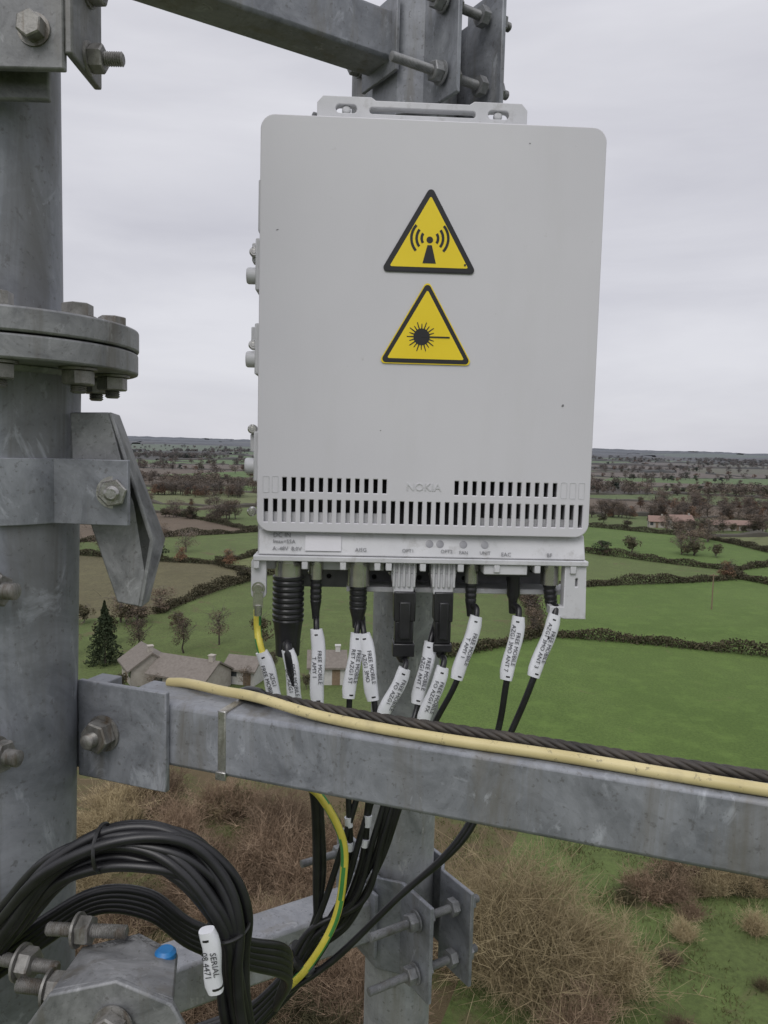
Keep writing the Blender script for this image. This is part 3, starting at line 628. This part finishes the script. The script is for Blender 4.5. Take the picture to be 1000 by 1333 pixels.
for body,x,z,s in (('DC IN',-.1975,-.1195,.0085),('Imax=55A',-.1975,-.1275,.007),('A:-48V  B:0V',-.1975,-.1365,.0072)): text('print_'+body.split()[0],body,s,M_gink,ru,PT(x,z),align='LEFT')
for body,x,z,s in (('AISG',-.082,-.1365,.0072),('OPT1',-.02,-.1365,.0065),('OPT2',.031,-.1365,.0065),('FAN',.0535,-.1375,.0062),('UNIT',.082,-.1375,.0062),('EAC',.11,-.139,.0072),('BF',.168,-.139,.0072)): text('print_'+body,body,s,M_gink,ru,PT(x,z))
bm=bmesh.new(); prism(bm,[(-.155,.0155-.0065*.37-.0035,-.119),(-.108,.0155-.0065*.37-.0035,-.119),(-.108,.0135-.026*.37-.0020,-.1385),(-.155,.0135-.026*.37-.0020,-.1385)],(0,.006,0))
fin(bm,'rating_label',M_paint,ru,M=FR)
bm=bmesh.new()
for z in (.33,-.06): box(bm,-.07,.05,.165,.215,z-.04,z+.04)
box(bm,-.06,.04,.16,.175,-.15,.40); fin(bm,'mount_bracket',M_cast,ru,M=FR,bevel=.002)

# ------------------------------------------------------------------ warning signs
def tri(cz,half,h,r,dx=0,n=6):
    P=[Vector((dx-half,0)),Vector((dx+half,0)),Vector((dx,h))]; out=[]
    for i in range(3):
        p,a,b=P[i],P[i-1],P[(i+1)%3]; u=(a-p).normalized(); v=(b-p).normalized(); hf=math.acos(u.dot(v))/2; t_=r/math.tan(hf); c=p+(u+v).normalized()*(r/math.sin(hf))
        s=p+u*t_-c; e=p+v*t_-c; a0=math.atan2(s.y,s.x); a1=math.atan2(e.y,e.x)
        while a1<a0: a1+=2*math.pi
        out+= [(c.x+r*math.cos(a0+(a1-a0)*k/n),cz+c.y+r*math.sin(a0+(a1-a0)*k/n)) for k in range(n+1)]
    return out
def inset(h,half,d):
    s=math.hypot(h,half); rin=h*half/(s+half); k=(rin-d)/rin; return h*k,half*k,d
def sign(x,z0,half,h,kind):
    e=empty('warning_sign',tuple(FR@Vector((x,0,z0+h/2))))
    shape2d('edge',[tri(0,half,h,.005)],M_yel if kind=='laser' else M_sblk,e,FM(x,-.0003,z0),.0002)
    h1,w1,b1=inset(h,half,.0013); shape2d('border',[tri(b1,w1,h1,.0045)],M_sblk,e,FM(x,-.0007,z0),.0002)
    h2,w2,b2=inset(h,half,.0066); shape2d('field',[tri(b2,w2,h2,.0015)],M_yel,e,FM(x,-.0011,z0),.0002)
    Ms=FM(x,-.0015,z0)
    if kind=='radio':
        cz=.0405
        shape2d('antenna',[[(-.0085,.0115),(.0085,.0115),(.0028,.034),(-.0028,.034)]],M_sblk,e,Ms,.0002)
        shape2d('emitter',[[(.0042*math.cos(k*.4488),cz+.0042*math.sin(k*.4488)) for k in range(14)]],M_sblk,e,Ms,.0002)
        for sd in (0,180):
            for rad,hw in ((.0088,34),(.0152,38),(.0218,42)):
                pts=[(rad*math.cos(R(sd+a)),cz+.002+rad*math.sin(R(sd+a))) for a in np.linspace(-hw,hw,13)]+[((rad+.0033)*math.cos(R(sd+a)),cz+.002+(rad+.0033)*math.sin(R(sd+a))) for a in np.linspace(hw,-hw,13)]
                shape2d('wave',[pts],M_sblk,e,Ms,.0002)
        shape2d('print_mark',[[(.0445,.0095),(.047,.0095),(.047,.012),(.0445,.012)]],M_sblk,e,Ms,.0002)
    else:
        cx,cz=-.006,.0345; pts=[]
        N=20
        for k in range(N):
            a=2*math.pi*k/N; r1=.019 if k%2==0 else .0165
            for da,rr_ in ((-.075,.0105),(-.026,r1),(.026,r1),(.075,.0105)): pts.append((cx+rr_*math.cos(a+da),cz+rr_*math.sin(a+da)))
        shape2d('burst',[pts],M_sblk,e,Ms,.0002); shape2d('beam',[[(cx,cz-.0009),(.030,cz-.0009),(.030,cz+.0009),(cx,cz+.0009)]],M_sblk,e,FM(x,-.0019,z0),.0002)
sign(-.0035,.221,.0615,.108,'radio'); sign(-.0045,.106,.0610,.107,'laser')

# ------------------------------------------------------------------ cables
def label(parent,p0,p1,lines,wd=.019,off=.004):
    p0=Vector(p0);p1=Vector(p1); x=(p1-p0).normalized(); L=(p1-p0).length
    nrm=Vector((rng.uniform(-.35,.35),-1,.0)); nrm=(nrm-x*nrm.dot(x)).normalized(); y=nrm.cross(x)
    M=Matrix((( x.x,y.x,nrm.x,0),(x.y,y.y,nrm.y,0),(x.z,y.z,nrm.z,0),(0,0,0,1))); c=(p0+p1)/2; M=Matrix.Translation(c)@M
    bm=bmesh.new(); N=14; prof=[]
    for k in range(N): a=2*math.pi*k/N; prof.append((wd/2*math.copysign(abs(math.cos(a))**.7,math.cos(a)),.0062*math.copysign(abs(math.sin(a))**.8,math.sin(a))))
    rings=[]
    for i in range(9):
        s=-L/2+L*i/8; k=1 if 0<i<8 else .86; bend=.002*math.sin(i*.7)
        rings.append([bm.verts.new((s,q[0]*k+bend,q[1])) for q in prof])
    for A,B in zip(rings,rings[1:]):
        for k in range(N): bm.faces.new((A[k],A[(k+1)%N],B[(k+1)%N],B[k]))
    bm.faces.new(rings[0]);bm.faces.new(rings[-1]); fin(bm,'label_sleeve',M_lab,parent,50,M=M)
    for i,t_ in enumerate(lines): text('label_text',t_,.0078,M_ink,parent,M@Matrix.Translation((0,(.0038-.0076*i),.0072)),.0001)
    bm=bmesh.new()
    for s in (-L/2+.006,L/2-.006): lathe(bm,p0+x*(s+L/2),x,[(0,.0066),(.002,.0066)],14)
    fin(bm,'label_ties',M_tie,parent)
T1=(-.084,.98,-.672);T2=(-.125,.97,-.727);T3=(-.195,.96,-.772);T4=(-.34,.93,-.80)
def jig(p,d): return (p[0]+d[0],p[1]+d[1],p[2]+d[2])
def run(name,top,lp,low,lines,r=.0045,tail=True,mat=None):
    e=empty(name,top[0]); d=(rng.uniform(-.013,.013),rng.uniform(-.022,.012),rng.uniform(-.017,.015))
    pts=list(top)+list(lp)+list(low)
    if tail is True: pts+=[jig(T1,d)]
    pts+=[jig(T2,d),jig(T3,jig(d,(0,0,rng.uniform(-.015,.01)))),jig(T4,d)]
    bm=bmesh.new()
    if mat: sweep(bm,pts,r,12,12,matf=lambda i,k:1 if ((k+i//9)%6)<2 else 0); fin(bm,'sheath',mat,e,60)
    else: sweep(bm,pts,r,12,12); fin(bm,'sheath',M_blk,e,60)
    if lp: label(e,lp[0],lp[1],lines)
FMt='FREE MOBILE'
run('power_cable',[(-.1255,1.03,-.27)],[(-.1235,1.0,-.272),(-.109,1.0,-.352)],[(-.098,.98,-.426),(-.082,.98,-.467),(-.077,.98,-.584)],[FMt,'DC AZG1'],.0065)
run('grounding_cable',[(-.166,1.012,-.222),(-.165,1.01,-.25)],[(-.158,1.0,-.276),(-.134,1.0,-.350)],[(-.111,.97,-.426),(-.073,.95,-.449),(-.044,.95,-.503),(-.041,.95,-.555),(-.052,.95,-.619),(-.086,.945,-.679)],['AZG1','FREE MOBILE'],.0052,'no',[M_gy,M_gg])
run('jumper_cable',[(-.0885,1.032,-.23)],[(-.0865,1.01,-.246),(-.081,1.0,-.345)],[(-.0745,.98,-.468),(-.070,.98,-.584)],[FMt,'T AMY 1'],.004)
run('control_cable',[(-.031,1.03,-.235)],[(-.0325,1.01,-.25),(-.040,1.0,-.336)],[(-.0375,.98,-.467),(-.0345,.98,-.541),(-.049,.98,-.627)],[FMt,'RET AZG1 5T'],.004)
run('control_cable',[(-.026,1.04,-.235)],[(-.023,1.01,-.25),(-.007,1.0,-.338)],[(.003,.98,-.424),(-.011,.98,-.487),(-.017,.98,-.563),(-.043,.98,-.638)],[FMt,'AZG1 3MO'],.004)
run('fibre_cable',[(.031,1.02,-.285)],[(.0325,.998,-.293),(.005,.99,-.358)],[(-.0055,.98,-.424),(-.013,.98,-.487),(-.0185,.98,-.552),(-.044,.98,-.628)],[FMt,'FO AZG1'],.0042)
run('fibre_cable',[(.083,1.02,-.28)],[(.083,.998,-.29),(.0585,.99,-.366)],[(.029,.98,-.465),(.0015,.98,-.562),(-.033,.98,-.638)],[FMt,'FO AZG1 FX'],.0042)
run('jumper_cable',[(.076,1.05,-.24)],[(.067,1.02,-.262),(.052,1.01,-.345)],[(.038,.99,-.388),(.0145,.98,-.476),(-.0085,.98,-.562)],[FMt,'AZG1 ANT 1'],.004)
run('jumper_cable',[(.122,1.03,-.21)],[(.1265,1.01,-.223),(.103,1.0,-.307)],[(.073,1.0,-.372),(.034,.98,-.465),(.007,.98,-.551),(-.038,.98,-.638)],[FMt,'T AMY 1'],.004)
run('alarm_cable',[(.180,1.03,-.21)],[(.183,1.01,-.222),(.169,1.0,-.306)],[(.159,1.0,-.38),(.125,.98,-.5035),(.0335,.98,-.599),(-.057,.975,-.691)],[FMt,'AZG1 3MO ANT 7'],.0044,'no')
run('jumper_cable',[(.233,1.03,-.208)],[(.231,1.01,-.218),(.205,1.0,-.301)],[(.175,1.0,-.383),(.113,.98,-.513),(.023,.98,-.61),(-.063,.975,-.697)],[FMt,'AZG1 3MO ANT 3'],.0044,'no')
for k,x0 in enumerate((.0,.018,-.02,.03)):
    cable('feeder_cable',[(x0,.99,-.36),(x0-.002,.985,-.44),(x0-.022,.975,-.52),(x0-.045,.97,-.60),(-.085,.965,-.665+.008*k),jig(T2,(0,-.02,.008*k)),jig(T3,(0,-.02,-.012+.01*k)),T4],.0042)
bm=bmesh.new()
for p0,p1 in (((-.0375,.978,-.49),(-.036,.978,-.503)),((-.0355,.978,-.525),(-.035,.978,-.536)),((-.011,.978,-.487),(-.0125,.978,-.502)),((-.014,.978,-.52),(-.0155,.978,-.530))): lathe(bm,p0,Vector(p1)-Vector(p0),[(0,.0052),((Vector(p1)-Vector(p0)).length,.0052)],14)
fin(bm,'marker_sleeves',M_lab)
bm=bmesh.new()
for p,ax,r in (((-.093,.968,-.68),(-.75,0,-.65),.024),): lathe(bm,p,ax,[(0,r),(.006,r)],24)
fin(bm,'cable_tie',M_tie)
coil=empty('cable_coil',(-.24,.68,-.5)); base=[(-.44,.72,-.62),(-.405,.70,-.52),(-.355,.69,-.450),(-.308,.68,-.392),(-.255,.68,-.364),(-.205,.68,-.360),(-.166,.68,-.374),(-.135,.68,-.410),(-.121,.68,-.449),(-.121,.68,-.492),(-.115,.68,-.545),(-.095,.69,-.64)]
bm=bmesh.new(); cx,cz=-.235,-.50
for k in range(16):
    s=1-.21*((k*5)%8)/8-rng.uniform(0,.03); dy=rng.uniform(-.008,.008)+(k//8)*.014; ph=rng.uniform(0,6.28); am=rng.uniform(.005,.022)
    pts=[(cx+(x-cx)*(s+am*math.sin(i*1.1+ph)),y+dy+.006*math.sin(i+ph),cz+(z-cz)*(s+am*math.sin(i*1.1+ph))+.003*math.cos(i*.7+ph)) for i,(x,y,z) in enumerate(base)]
    sweep(bm,pts,.0050,10,8)
for k in range(5):
    pts=[(-.40,.72,-.53-.006*k),(-.33,.73,-.480-.006*k),(-.28,.74,-.455-.005*k),(-.23,.75,-.463-.006*k),(-.19,.76,-.50-.006*k),(-.14,.80,-.545-.007*k),(-.10,.86,-.60-.008*k),(-.12,.9,-.70)]
    sweep(bm,pts,.0048,10,8)
fin(bm,'cable_loops',M_blk,coil,60)
bm=bmesh.new(); 
for p,ax in (((-.255,.688,-.380),(1,0,.12)),((-.138,.688,-.455),(.1,0,-1))): sweep(bm,[Vector(p)+Vector((0,math.cos(a)*.024,0))+(Vector(ax).normalized().cross(Vector((0,1,0))))*math.sin(a)*.020 for a in np.linspace(0,2*math.pi,30)],.0018,6,2)
fin(bm,'coil_ties',M_tie,coil)
label(coil,(-.148,.645,-.430),(-.138,.645,-.487),['SERIAL','08 4471'],.016)
print('TREES',tcount)
